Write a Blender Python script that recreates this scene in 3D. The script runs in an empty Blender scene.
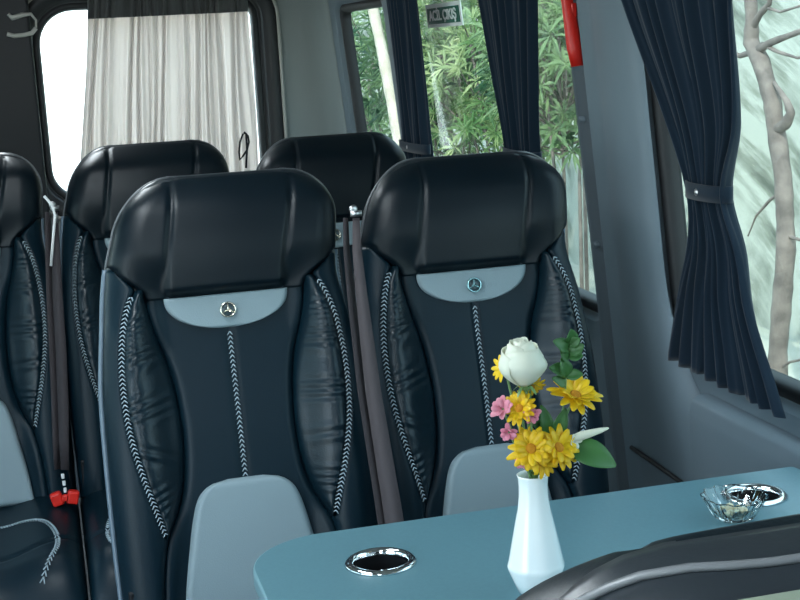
import bpy, bmesh, math, random
from mathutils import Vector, Matrix
from math import sin, cos, pi, sqrt, radians
random.seed(7)
SC = bpy.context.scene
COL = SC.collection
ADDED_LAMP = 2.6
H = 1.43                                   # eye height above the minibus floor

# ------------------------------------------------------------------ helpers
def V(*a): return Vector(a)
def smooth(t): t = max(0., min(1., t)); return t*t*(3-2*t)
def interp(tab, t):
    if t <= tab[0][0]: return tab[0][1]
    for (a, x), (b, y) in zip(tab, tab[1:]):
        if t <= b:
            return x + (y-x)*(t-a)/(b-a)
    return tab[-1][1]
def sinterp(tab, t):                       # Catmull-Rom through a table of (t, value)
    n = len(tab)
    if t <= tab[0][0]: return tab[0][1]
    if t >= tab[-1][0]: return tab[-1][1]
    for i in range(n-1):
        a, b = tab[i], tab[i+1]
        if t <= b[0]:
            u = (t-a[0])/(b[0]-a[0]); h = b[0]-a[0]
            m0 = (b[1]-tab[i-1][1])/(b[0]-tab[i-1][0]) if i > 0 else (b[1]-a[1])/h
            m1 = (tab[i+2][1]-a[1])/(tab[i+2][0]-a[0]) if i < n-2 else (b[1]-a[1])/h
            return ((2*u**3-3*u*u+1)*a[1]+(u**3-2*u*u+u)*h*m0+(-2*u**3+3*u*u)*b[1]+(u**3-u*u)*h*m1)
def mesh(name, vs, fs, mat, parent=None, sm=True):
    me = bpy.data.meshes.new(name); me.from_pydata([tuple(v) for v in vs], [], fs)
    bm = bmesh.new(); bm.from_mesh(me); bmesh.ops.recalc_face_normals(bm, faces=bm.faces); bm.to_mesh(me); bm.free()
    if sm:
        for p in me.polygons: p.use_smooth = True
    o = bpy.data.objects.new(name, me); COL.objects.link(o)
    for m in (mat if isinstance(mat, (list, tuple)) else [mat]): me.materials.append(m)
    if parent: o.parent = parent
    return o
def tag(o, label=None, cat=None, group=None, kind=None):
    if label: o['label'] = label
    if cat: o['category'] = cat
    if group: o['group'] = group
    if kind: o['kind'] = kind
    return o
def thing(name, label, cat, loc=(0,0,0), rotz=0, group=None):
    o = bpy.data.objects.new(name, None); COL.objects.link(o); o.empty_display_size = .1
    o.location = loc; o.rotation_euler = (0,0,rotz)
    return tag(o, label, cat, group)
def dup(root, loc, rotz, label, group=None):
    r = root.copy(); COL.objects.link(r); r.location = loc; r.rotation_euler = (0,0,rotz)
    r['label'] = label
    if group: r['group'] = group
    for ch in list(root.children):
        c = ch.copy(); COL.objects.link(c); c.parent = r
        for g in ch.children:
            d = g.copy(); COL.objects.link(d); d.parent = c
    return r
class MB:
    def __init__(s): s.v = []; s.f = []
    def add(s, vs, fs):
        n = len(s.v); s.v += [Vector(v) for v in vs]; s.f += [tuple(i+n for i in f) for f in fs]
    def box(s, c, d, M=None):
        c = Vector(c); x, y, z = d[0]/2, d[1]/2, d[2]/2
        P = [V(i*x, j*y, k*z) for i in (-1,1) for j in (-1,1) for k in (-1,1)]
        if M: P = [M @ p for p in P]
        s.add([c+p for p in P], [(0,1,3,2),(4,6,7,5),(0,4,5,1),(2,3,7,6),(0,2,6,4),(1,5,7,3)])
    def tube(s, pts, rs, n=8, caps=True, flat=None):
        pts = [Vector(p) for p in pts]
        if not isinstance(rs, (list, tuple)): rs = [rs]*len(pts)
        base = len(s.v); prev = None
        for i, p in enumerate(pts):
            t = (pts[min(i+1, len(pts)-1)]-pts[max(i-1, 0)]).normalized()
            a = prev if prev else (V(0,0,1) if abs(t.z) < .9 else V(1,0,0))
            u = (a - t*a.dot(t)).normalized(); prev = u; w = t.cross(u)
            for k in range(n):
                th = 2*pi*k/n; s.v.append(p+(u*cos(th)+w*sin(th)*(flat or 1))*rs[i])
        for i in range(len(pts)-1):
            for k in range(n):
                a = base+i*n+k; b = base+i*n+(k+1)%n
                s.f.append((a, b, b+n, a+n))
        if caps:
            s.f.append(tuple(base+k for k in range(n))); s.f.append(tuple(base+(len(pts)-1)*n+k for k in range(n)))
    def lathe(s, prof, n=32, c=(0,0,0), M=None):
        base = len(s.v); c = Vector(c)
        for (r, z) in prof:
            for k in range(n):
                p = V(r*cos(2*pi*k/n), r*sin(2*pi*k/n), z)
                s.v.append(c+(M @ p if M else p))
        for i in range(len(prof)-1):
            for k in range(n):
                a = base+i*n+k; b = base+i*n+(k+1)%n
                s.f.append((a, b, b+n, a+n))
    def grid(s, fn, nu, nv, closed=False):
        base = len(s.v)
        for j in range(nv+1):
            for i in range(nu+1): s.v.append(Vector(fn(i/nu, j/nv)))
        for j in range(nv):
            for i in range(nu):
                a = base+j*(nu+1)+i; s.f.append((a, a+1, a+nu+2, a+nu+1))
    def build(s, name, mat, parent=None, sm=True): return mesh(name, s.v, s.f, mat, parent, sm)
def bevel(o, w=.004, seg=3):
    m = o.modifiers.new('bevel', 'BEVEL'); m.width = w; m.segments = seg; m.limit_method = 'ANGLE'; m.angle_limit = radians(35); return o
def solid(o, t, off=-1):
    m = o.modifiers.new('solid', 'SOLIDIFY'); m.thickness = t; m.offset = off; return o

# ------------------------------------------------------------------ materials
def newmat(name):
    m = bpy.data.materials.new(name); m.use_nodes = True
    nt = m.node_tree; return m, nt, nt.nodes['Principled BSDF'], nt.nodes['Material Output']
def pmat(name, col, rough=.5, metal=0, spec=.5, bump=None, var=None, coat=0, sheen=0, trans=0, coords='Object'):
    m, nt, b, out = newmat(name)
    b.inputs['Base Color'].default_value = (*col, 1); b.inputs['Roughness'].default_value = rough
    b.inputs['Metallic'].default_value = metal; b.inputs['Specular IOR Level'].default_value = spec
    b.inputs['Coat Weight'].default_value = coat; b.inputs['Coat Roughness'].default_value = .15
    b.inputs['Sheen Weight'].default_value = sheen; b.inputs['Transmission Weight'].default_value = trans
    tc = nt.nodes.new('ShaderNodeTexCoord')
    if var:
        n = nt.nodes.new('ShaderNodeTexNoise'); n.inputs['Scale'].default_value = var[0]; n.inputs['Detail'].default_value = 5
        r = nt.nodes.new('ShaderNodeMix'); r.data_type = 'RGBA'
        r.inputs['A'].default_value = (*col, 1); r.inputs['B'].default_value = (*var[1], 1)
        nt.links.new(tc.outputs[coords], n.inputs['Vector'])
        cr = nt.nodes.new('ShaderNodeValToRGB'); cr.color_ramp.elements[0].position = .35; cr.color_ramp.elements[1].position = .65
        nt.links.new(n.outputs['Fac'], cr.inputs['Fac']); nt.links.new(cr.outputs['Color'], r.inputs['Factor'])
        nt.links.new(r.outputs['Result'], b.inputs['Base Color'])
    if bump:
        n = nt.nodes.new('ShaderNodeTexNoise' if bump[0] == 'n' else 'ShaderNodeTexVoronoi'); n.inputs['Scale'].default_value = bump[1]
        bp = nt.nodes.new('ShaderNodeBump'); bp.inputs['Strength'].default_value = bump[2]; bp.inputs['Distance'].default_value = .002
        nt.links.new(tc.outputs['Object'], n.inputs['Vector'])
        nt.links.new(n.outputs['Fac' if bump[0] == 'n' else 'Distance'], bp.inputs['Height']); nt.links.new(bp.outputs['Normal'], b.inputs['Normal'])
    return m
def glassmat(name, tint=(.93,.97,.96), refl=.05):
    m, nt, b, out = newmat(name); nt.nodes.remove(b)
    t = nt.nodes.new('ShaderNodeBsdfTransparent'); t.inputs['Color'].default_value = (*tint, 1)
    g = nt.nodes.new('ShaderNodeBsdfGlossy'); g.inputs['Roughness'].default_value = .02
    lw = nt.nodes.new('ShaderNodeLayerWeight'); lw.inputs['Blend'].default_value = .5
    pw = nt.nodes.new('ShaderNodeMath'); pw.operation = 'POWER'; pw.inputs[1].default_value = 4.5
    f = nt.nodes.new('ShaderNodeMath'); f.operation = 'MULTIPLY_ADD'; f.inputs[1].default_value = .35; f.inputs[2].default_value = .02
    nt.links.new(lw.outputs['Facing'], pw.inputs[0]); nt.links.new(pw.outputs[0], f.inputs[0])
    mx = nt.nodes.new('ShaderNodeMixShader')
    nt.links.new(f.outputs[0], mx.inputs[0]); nt.links.new(t.outputs[0], mx.inputs[1]); nt.links.new(g.outputs[0], mx.inputs[2])
    nt.links.new(mx.outputs[0], out.inputs['Surface']); return m
def clothmat(name, col, transl, mixf, weave=900):
    m, nt, b, out = newmat(name)
    b.inputs['Base Color'].default_value = (*col, 1); b.inputs['Roughness'].default_value = .8
    b.inputs['Sheen Weight'].default_value = .3; b.inputs['Specular IOR Level'].default_value = .2
    t = nt.nodes.new('ShaderNodeBsdfTranslucent'); t.inputs['Color'].default_value = (*transl, 1)
    mx = nt.nodes.new('ShaderNodeMixShader'); mx.inputs[0].default_value = mixf
    nt.links.new(b.outputs[0], mx.inputs[1]); nt.links.new(t.outputs[0], mx.inputs[2]); nt.links.new(mx.outputs[0], out.inputs['Surface'])
    tc = nt.nodes.new('ShaderNodeTexCoord'); n = nt.nodes.new('ShaderNodeTexNoise'); n.inputs['Scale'].default_value = weave
    bp = nt.nodes.new('ShaderNodeBump'); bp.inputs['Strength'].default_value = .15; bp.inputs['Distance'].default_value = .001
    nt.links.new(tc.outputs['Object'], n.inputs['Vector']); nt.links.new(n.outputs['Fac'], bp.inputs['Height']); nt.links.new(bp.outputs['Normal'], b.inputs['Normal'])
    return m
def leafmat(name, col, col2, tr=.3):
    m, nt, b, out = newmat(name)
    tc = nt.nodes.new('ShaderNodeTexCoord'); n = nt.nodes.new('ShaderNodeTexNoise'); n.inputs['Scale'].default_value = 3.0; n.inputs['Detail'].default_value = 8
    cr = nt.nodes.new('ShaderNodeValToRGB'); cr.color_ramp.elements[0].position = .38; cr.color_ramp.elements[1].position = .62
    cr.color_ramp.elements[0].color = (*col, 1); cr.color_ramp.elements[1].color = (*col2, 1)
    nt.links.new(tc.outputs['Object'], n.inputs['Vector']); nt.links.new(n.outputs['Fac'], cr.inputs['Fac']); nt.links.new(cr.outputs['Color'], b.inputs['Base Color'])
    b.inputs['Roughness'].default_value = .4
    t = nt.nodes.new('ShaderNodeBsdfTranslucent'); nt.links.new(cr.outputs['Color'], t.inputs['Color'])
    mx = nt.nodes.new('ShaderNodeMixShader'); mx.inputs[0].default_value = tr
    nt.links.new(b.outputs[0], mx.inputs[1]); nt.links.new(t.outputs[0], mx.inputs[2]); nt.links.new(mx.outputs[0], out.inputs['Surface'])
    return m
M = {}
M['leather'] = pmat('black leather', (.002,.012,.020), .42, spec=.22, bump=('v', 420, .08), coat=.0)
M['leather_head'] = pmat('black head leather', (.0015,.006,.010), .40, spec=.27, bump=('v', 420, .05))
M['leather_soft'] = pmat('ruched leather', (.002,.011,.018), .34, spec=.35, bump=('v', 380, .1))
M['shell'] = pmat('seat shell plastic', (.014,.019,.024), .36, spec=.5, bump=('n', 300, .05))
M['pale_leather'] = pmat('pale grey leather', (.21,.28,.31), .5, spec=.35, bump=('v', 500, .12))
M['back_panel'] = pmat('grey green seat back', (.17,.21,.16), .6)
M['piping_blue'] = pmat('blue grey piping', (.10,.145,.19), .35, spec=.6)
M['thread'] = pmat('light thread', (.32,.40,.45), .7)
M['piping_grey'] = pmat('grey piping', (.12,.13,.14), .35, spec=.5)
M['chrome'] = pmat('chrome', (.85,.87,.88), .08, metal=1)
M['warm_chrome'] = pmat('warm chrome', (.9,.84,.72), .18, metal=1)
M['steel'] = pmat('brushed steel', (.55,.55,.56), .35, metal=1)
M['emblem_dark'] = pmat('emblem field', (.03,.05,.06), .3)
M['emblem_teal'] = pmat('emblem pale field', (.30,.52,.55), .2, metal=.6)
M['black'] = pmat('black plastic', (.006,.007,.009), .5, spec=.3)
M['rubber'] = pmat('window rubber', (.012,.013,.015), .55)
M['trim'] = pmat('grey trim plastic', (.135,.175,.205), .5, spec=.45, bump=('n', 500, .12))
M['trim_dark'] = pmat('dark grey trim', (.085,.108,.13), .55, bump=('n', 500, .12))
M['rear_trim'] = pmat('rear grey trim', (.20,.22,.215), .6, bump=('n', 500, .1))
M['seal'] = pmat('pale seal', (.42,.40,.37), .5)
M['ceiling'] = pmat('ceiling cloth', (.26,.27,.27), .9)
M['floor'] = pmat('floor vinyl', (.06,.06,.065), .6, bump=('n', 80, .2), var=(40, (.09,.09,.095)))
M['table'] = pmat('blue grey table', (.115,.240,.285), .36, spec=.5, bump=('n', 700, .03), var=(220, (.108,.225,.265)))
M['table_edge'] = pmat('table edge', (.17,.30,.34), .35)
M['webbing'] = pmat('seat belt webbing', (.030,.024,.028), .75, bump=('n', 900, .3))
M['webbing_lt'] = pmat('grey webbing', (.055,.045,.050), .7, bump=('n', 900, .3))
M['red'] = pmat('red plastic', (.65,.02,.012), .35)
M['white'] = pmat('white plastic', (.75,.76,.76), .4)
M['porcelain'] = pmat('white porcelain', (.84,.90,.90), .14, spec=.6, coat=.4)
M['glass'] = glassmat('tinted window glass', (.66,.70,.68))
M['clear_glass'] = glassmat('windshield glass', (.93,.96,.95))
M['clear'] = pmat('clear glass', (.92,.97,.97), .04, trans=1.0)
M['curtain'] = clothmat('navy curtain cloth', (.006,.018,.034), (.03,.10,.17), .24)
M['rear_curtain'] = clothmat('light curtain cloth', (.42,.41,.41), (.78,.71,.67), .75)
M['header'] = clothmat('grey header tape', (.10,.10,.10), (.10,.10,.10), .2)
M['sign'] = pmat('sign green', (.008,.12,.075), .5)
M['sign_w'] = pmat('sign white', (.92,.95,.92), .5)
M['yellow'] = leafmat('yellow petals', (.92,.60,.012), (.98,.76,.03), .35)
M['yellow_c'] = pmat('daisy centre', (.60,.25,.006), .8, bump=('n', 900, .8))
M['rose'] = leafmat('cream petals', (.80,.82,.68), (.88,.90,.78), .25)
M['pink'] = leafmat('pink petals', (.80,.22,.36), (.90,.50,.55), .3)
M['stem'] = pmat('stem green', (.16,.28,.10), .5)
M['leaf'] = leafmat('bouquet leaf', (.03,.13,.035), (.09,.25,.07), .25)
M['candy'] = pmat('candy wrap', (.62,.66,.50), .35, var=(60, (.75,.6,.35)))
M['oleander'] = leafmat('oleander leaves', (.02,.085,.04), (.30,.42,.20), .3)
M['oleander2'] = leafmat('pale oleander leaves', (.10,.22,.07), (.42,.50,.25), .35)
M['bark'] = pmat('grey brown bark', (.13,.11,.10), .9, bump=('n', 30, .8), var=(12, (.24,.20,.18)))
M['pale_bark'] = pmat('pale bark', (.50,.43,.35), .9, bump=('n', 20, .5), var=(9, (.62,.55,.47)))
M['dirt'] = pmat('pale gravel ground', (.50,.50,.44), .95, bump=('n', 12, .6), var=(2.2, (.36,.38,.33)))
M['plaster'] = pmat('white plaster', (.85,.85,.84), .8)

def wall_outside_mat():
    m, nt, b, out = newmat('pale plaster with shadow streaks')
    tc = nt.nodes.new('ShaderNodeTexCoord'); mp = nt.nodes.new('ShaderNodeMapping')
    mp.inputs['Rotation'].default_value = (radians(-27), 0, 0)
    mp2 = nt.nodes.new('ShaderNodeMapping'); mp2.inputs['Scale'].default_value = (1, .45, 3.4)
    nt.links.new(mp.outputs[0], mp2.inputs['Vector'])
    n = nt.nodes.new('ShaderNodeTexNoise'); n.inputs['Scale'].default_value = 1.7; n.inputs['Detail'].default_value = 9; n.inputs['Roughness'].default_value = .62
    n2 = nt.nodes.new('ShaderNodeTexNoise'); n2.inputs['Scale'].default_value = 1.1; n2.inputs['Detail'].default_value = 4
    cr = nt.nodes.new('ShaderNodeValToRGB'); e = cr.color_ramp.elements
    e[0].position = .36; e[0].color = (.10,.115,.095,1); e[1].position = .56; e[1].color = (.42,.445,.40,1)  # dark ramp stops paint dappled tree shadows as diagonal streaks
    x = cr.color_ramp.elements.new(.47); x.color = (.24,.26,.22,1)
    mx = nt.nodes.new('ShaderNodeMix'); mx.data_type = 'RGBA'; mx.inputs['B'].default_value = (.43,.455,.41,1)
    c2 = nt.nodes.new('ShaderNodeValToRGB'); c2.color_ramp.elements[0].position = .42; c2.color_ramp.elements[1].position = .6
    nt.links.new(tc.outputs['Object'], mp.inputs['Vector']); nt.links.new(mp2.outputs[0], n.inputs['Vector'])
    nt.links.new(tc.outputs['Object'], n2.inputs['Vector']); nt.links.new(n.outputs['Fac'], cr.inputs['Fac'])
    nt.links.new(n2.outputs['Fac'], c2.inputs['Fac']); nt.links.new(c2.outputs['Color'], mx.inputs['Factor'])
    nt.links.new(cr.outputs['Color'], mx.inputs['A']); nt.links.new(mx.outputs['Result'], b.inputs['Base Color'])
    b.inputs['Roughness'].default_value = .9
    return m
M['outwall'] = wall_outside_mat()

# ------------------------------------------------------------------ camera
F = 1377.
def nrm(v): return Vector(v).normalized()
yd = nrm((-370, 238, -F)); xd = Vector((5480, 554, -F)).normalized(); xd = (xd-yd*xd.dot(yd)).normalized(); zd = xd.cross(yd)
cam_d = bpy.data.cameras.new('camera'); cam = bpy.data.objects.new('camera', cam_d); COL.objects.link(cam)
cam_d.sensor_width = 36; cam_d.lens = 36*F/800; cam_d.clip_start = .02; cam_d.clip_end = 400
R3 = Matrix((xd, yd, zd))                  # camera -> world
cam.matrix_world = Matrix.Translation((0,0,H)) @ R3.to_4x4()
SC.camera = cam
def ray(px, py): return R3 @ V(px-400, 300-py, -F)
def onY(px, py, y): r = ray(px, py); return r*(y/r.y)+V(0,0,H)
def onX(px, py, x): r = ray(px, py); return r*(x/r.x)+V(0,0,H)

# ------------------------------------------------------------------ minibus shell
LEAN = .087
def xw(z): return 1.13-LEAN*(z-H)          # inner face of the side wall
def rrect(y0, y1, z0, z1, r, n=8):
    """rounded rectangle; r = radius or four radii (y1z1, y0z1, y0z0, y1z0)"""
    rr = r if isinstance(r, (list, tuple)) else [r]*4
    P = []
    for k, (cy, cz, sy, sz) in enumerate(((y1,z1,-1,-1),(y0,z1,1,-1),(y0,z0,1,1),(y1,z0,-1,1))):
        q = rr[k]; c = (cy+sy*q, cz+sz*q)
        for i in range(n+1):
            a = pi/2*k+pi/2*i/n; P.append((c[0]+q*cos(a), c[1]+q*sin(a)))
    return P
def panel_with_holes(name, outer, holes, to3, mat):
    bm = bmesh.new()
    for loop in [outer]+holes:
        vs = [bm.verts.new((a, b, 0)) for a, b in loop]
        for i in range(len(vs)): bm.edges.new((vs[i], vs[(i+1) % len(vs)]))
    bmesh.ops.triangle_fill(bm, use_beauty=True, use_dissolve=False, edges=bm.edges[:], normal=(0,0,1))
    for v in bm.verts: v.co = to3(v.co.x, v.co.y)
    me = bpy.data.meshes.new(name); bm.to_mesh(me); bm.free()
    o = bpy.data.objects.new(name, me); COL.objects.link(o); me.materials.append(mat); tag(o, kind='structure'); return o
def ring(mb, loops):                       # loft of equal-length 3D loops
    base = len(mb.v); n = len(loops[0])
    for L in loops: mb.v += [Vector(p) for p in L]
    for j in range(len(loops)-1):
        for i in range(n):
            a = base+j*n+i; b = base+j*n+(i+1) % n; mb.f.append((a, b, b+n, a+n))
def window(idx, rect, r, to3, name='window', glass='glass'):
    """reveal, rubber and pane; to3(a, b, depth) with depth going outwards"""
    y0, y1, z0, z1 = rect
    def L(ins, d):
        rr = [max(.01, q-ins) for q in (r if isinstance(r, (list,tuple)) else [r]*4)]
        return [to3(a, b, d) for a, b in rrect(y0+ins, y1-ins, z0+ins, z1-ins, rr)]
    mb = MB(); ring(mb, [L(0,0), L(.004,.003), L(.012,.012), L(.018,.03)]); fr = mb.build('window_%d' % idx, M['trim'])
    tag(fr, kind='structure')
    g = MB(); ring(g, [L(.015,.018), L(.022,.012), L(.032,.012), L(.04,.02), L(.043,.034), L(.043,.05)]); g.build('window_rubber', M['rubber'], fr)
    p = MB(); q = L(.035,.045); q2 = L(.035,.049); n = len(q)
    p.add(q+q2, [tuple(range(n)), tuple(range(2*n-1, n-1, -1))]+[(i, (i+1)%n, n+(i+1)%n, n+i) for i in range(n)])
    p.build('pane', M[glass], fr, sm=False)
    return fr
YB, YF = 5.42, -1.9
ZT = 1.70
right3 = lambda y, z, d=0: V(xw(z)+d, y, z)
left3 = lambda y, z, d=0: V(-1.33-(.0)+LEAN*(z-H)-d, y, z)
RW = [((4.42, 5.15, .80, 1.592), .07), ((2.80, 4.27, .78, 1.60), .08), ((.75, 2.50, .775, 1.60), .13)]
def holes(ws): return [rrect(*w, r) for w, r in ws]
outer = [(YF,0),(YB,0),(YB,ZT),(YF,ZT)]
panel_with_holes('wall_right', outer, holes(RW), lambda a, b: right3(a, b), M['trim'])
LW = [((3.0, 4.9, .80, 1.60), .08), ((1.5, 2.85, .80, 1.60), .08), ((-.35, 1.35, .06, 1.66), .08)]
panel_with_holes('wall_left', outer, holes(LW), lambda a, b: left3(a, b), M['trim'])
for i, (w, r) in enumerate(RW): window(i+1, w, r, right3)
for i, (w, r) in enumerate(LW[:2]): window(i+6, w, r, left3)
# rear wall with its two door windows
rear3 = lambda x, z, d=0: V(x, YB+d, z)
rr_out = [(-1.33-LEAN*H, 0), (xw(0), 0), (xw(ZT), ZT), (-1.33+LEAN*(ZT-H), ZT)]
R1 = ((.0, .89, .87, 1.655), (.10,.17,.15,.10)); R2 = ((-.99, -.10, .87, 1.655), (.17,.10,.10,.15))
panel_with_holes('wall_back', rr_out, holes([R1, R2]), lambda a, b: rear3(a, b), M['rear_trim'])
for i, (w, r) in enumerate((R1, R2)):
    fr = window(i+4, w, r, rear3, glass='clear_glass')
    fr.data.materials.clear(); fr.data.materials.append(M['rubber'])
    y0, y1, z0, z1 = w
    def L(ins, d, w=w, r=r):
        return [rear3(a, b, d) for a, b in rrect(w[0]+ins, w[1]-ins, w[2]+ins, w[3]-ins, [max(.01, q-ins) for q in r])]
    mb = MB(); ring(mb, [L(-.055,-.001), L(-.05,-.018), L(-.02,-.022), L(-.012,-.012), L(.0,-.01), L(.006,0)])
    mb.build('door_seal', M['rubber'], fr)
    mb = MB(); ring(mb, [L(-.062,-.001), L(-.064,-.02), L(-.055,-.026), L(-.051,-.018)])
    mb.build('pale_seal', M['seal'], fr)
# black column between the doors
mb = MB(); mb.box((-.14, YB-.05, .85), (.31, .10, 1.66)); bevel(tag(mb.build('trim_1', M['black'], sm=False), kind='structure'), .01)
# ceiling, floor, front
def ceil(u, v):
    x0, x1 = -1.33+LEAN*(ZT-H), xw(ZT); t = u
    x = x0+(x1-x0)*t; z = ZT+.2*(1-abs(2*t-1)**3.2)
    return V(x, YF+(YB-YF)*v, z)
mb = MB(); mb.grid(ceil, 28, 6); tag(mb.build('ceiling', M['ceiling']), kind='structure')
mb = MB(); n = 28
arc = [ceil(i/n, 1.) for i in range(n+1)]; mb.add(arc, [tuple(range(n+1))]); tag(mb.build('trim_2', M['rear_trim'], sm=False), kind='structure')
mb = MB(); mb.box(((xw(0)-1.33-LEAN*H)/2, (YF+YB)/2, -.03), (xw(0)+1.33+LEAN*H, YB-YF, .06)); tag(mb.build('floor', M['floor'], sm=False), kind='structure')
fo = [(-1.33-LEAN*H, 0), (xw(0), 0), (xw(ZT), ZT), (-1.33+LEAN*(ZT-H), ZT)]
F1 = ((-1.15, .95, .95, 1.62), .12)
panel_with_holes('wall_front', fo, holes([F1]), lambda a, b: V(a, YF, b), M['trim_dark'])
window(9, F1[0], F1[1], lambda a, b, d=0: V(a, YF-d, b), glass='clear_glass')
# moulded pillar cover between the two big windows (a profile in Y swept up the leaning wall, flaring at its foot)
prof = [(0,0,0),(.02,.016,0),(.05,.022,0),(.135,.026,0),(.148,.040,1),(.158,.043,1),(.175,.031,0),(.22,.038,0),(.28,.042,0),(.315,.036,0),(.345,.018,0),(.355,0,0)]
mb = MB(); nz = 44; n = len(prof)
for j in range(nz+1):
    z = .33+(ZT-.33)*j/nz
    fl = max(0, (.98-z)/.40)
    for (s, d, _) in prof:
        k = s/.355
        y = 2.822-s+.03*k*0 - (.34*min(1, fl)**2.4)*smooth((k-.55)/.45) 
        mb.v.append(V(xw(z)-d*(1-.0*fl)-.001, y, z))
for j in range(nz):
    for i in range(n-1):
        a = j*n+i; mb.f.append((a, a+1, a+n+1, a+n))
pc = tag(mb.build('trim_3', [M['trim'], M['trim_dark']]), kind='structure')
for p in pc.data.polygons:
    i = p.index % (n-1)
    if i < 3: p.material_index = 1
# lower side panel with a soft ledge and seam under the windows
mb = MB()
def ledge(u, v):
    T = [(.0,.74,.0),(.08,.738,.02),(.16,.73,.034),(.3,.70,.042),(.45,.62,.045),(.55,.565,.044),(.57,.56,.034),(.59,.555,.044),(.8,.3,.05),(1,.02,.05)]
    z = interp([(a, b) for a, b, c in T], u); d = interp([(a, c) for a, b, c in T], u)
    return V(xw(z)-d-.001, 2.33-v*(2.33+1.6), z)
mb.grid(ledge, 40, 6); tag(mb.build('trim_4', M['trim']), kind='structure')
# rear corner post
mb = MB()
def corner(u, v):
    z = .02+(ZT-.02)*v; a = u*pi/2; r = .19
    cx = xw(z)-r-.002; cy = YB-r-.002
    return V(cx+r*sin(a)-.0, cy+r*cos(a), z)
mb.grid(corner, 12, 12); tag(mb.build('trim_5', M['rear_trim']), kind='structure')
mb = MB(); mb.tube([V(xw(z)-.012, 2.74, z) for z in (1.249,)]+[V(xw(1.249)-.036, 2.74, 1.249)], .007, 12); tag(mb.build('trim_6', M['trim']), kind='structure')
mb = MB(); mb.tube([V(xw(.98)-.012, 2.735, .98), V(xw(.98)-.036, 2.735, .98)], .007, 12); tag(mb.build('trim_7', M['trim']), kind='structure')

sm_ = MB(); P = []
for k in range(13):
    t = k/12; P.append(V(xw(.555-.012*t)-.048, 2.62-.42*t, .555-.012*t))
sm_.tube(P, .005, 6); tag(sm_.build('trim_8', M['rubber']), kind='structure')
# ------------------------------------------------------------------ seats
AL = radians(12)
DN = V(0, -sin(AL), -cos(AL)); FR = V(0, -cos(AL), sin(AL)); PT = V(0, .06, 1.212)
VB = .77
def halfw(v):
    if v < .10:
        t = 1-v/.10; return .100+.093*max(0, 1-t**1.9)**.55
    return sinterp([(.10,.193),(.14,.197),(.18,.199),(.26,.208),(.36,.219),(.48,.222),(.62,.222),(VB,.219)], v)
def csh(v): return .029*(1-smooth(v/.21))   # the headrest sits a touch to one side
def base_d(x, v):
    hw = halfw(v); ax = abs(x)
    d = .062
    d += .012*smooth(1-abs(v-.12)/.12) if v < .24 else 0
    d += .014*sin(pi*min(1, max(0, (v-.30)/.47)))          # lumbar swell
    if v > .14: d += .036*smooth((ax-.10)/.07)*smooth((v-.14)/.14)
    e = hw-ax; r = .05
    if e < r: d -= (r-sqrt(max(0, r*r-(r-max(0, e))**2)))*.9
    if v < .055: d -= (.055-sqrt(max(0, .055**2-(.055-v)**2)))*.95
    return d
VS = 1.03
def P3(x, v, d): return PT+V(x+csh(v), 0, 0)+DN*v*VS+FR*d
def pad(rows, xl, xr, v0, v1, nu, nv, lift=0, r=.016, h=.012, extra=None, skirt=.02, sideround=(1,1), ends=(1,1)):
    """closed pad lying over the backrest between two seam curves"""
    mb = MB(); W = nu+1
    def srf(i, j):
        v = v0+(v1-v0)*j/nv; a, b = xl(v), xr(v); u = i/nu; x = a+(b-a)*u
        e = 9.
        if sideround[0]: e = min(e, x-a)
        if sideround[1]: e = min(e, b-x)
        if ends[0]: e = min(e, v-v0)
        if ends[1]: e = min(e, v1-v)
        d = base_d(x, v)+lift-h*max(0, 1-max(0, e)/r)**2
        if extra: d += extra(x, v, u)
        return x, v, d
    for j in range(nv+1):
        for i in range(W): mb.v.append(P3(*srf(i, j)))
    for j in range(nv):
        for i in range(nu):
            a = j*W+i; mb.f.append((a, a+1, a+W+1, a+W))
    B = [(i, 0) for i in range(W)]+[(nu, j) for j in range(1, nv+1)]+[(i, nv) for i in range(nu-1, -1, -1)]+[(0, j) for j in range(nv-1, 0, -1)]
    base = len(mb.v)
    for (i, j) in B:
        x, v, d = srf(i, j); mb.v.append(P3(x*.995, v, min(d-.004, d-skirt)))
    m = len(B)
    for k in range(m):
        i, j = B[k]; i2, j2 = B[(k+1) % m]
        mb.f.append((j*W+i, j2*W+i2, base+(k+1) % m, base+k))
    return mb
T_in = [(.19,.136),(.23,.133),(.27,.124),(.32,.109),(.38,.099),(.45,.096),(.52,.103),(.57,.118),(.61,.138),(.68,.152),(VB,.158)]
T_st = [(.19,.150),(.22,.166),(.26,.178),(.32,.186),(.38,.187),(.44,.182),(.50,.170),(.56,.154),(.61,.140)]
inn = lambda v: sinterp(T_in, v)
stc = lambda v: min(sinterp(T_st, v), halfw(v)-.004)
def headw(v): return min(halfw(v), sinterp([(.13,.30),(.148,.199),(.165,.180),(.185,.153),(.2,.138),(.212,.133)], v)) if v > .14 else halfw(v)
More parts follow.
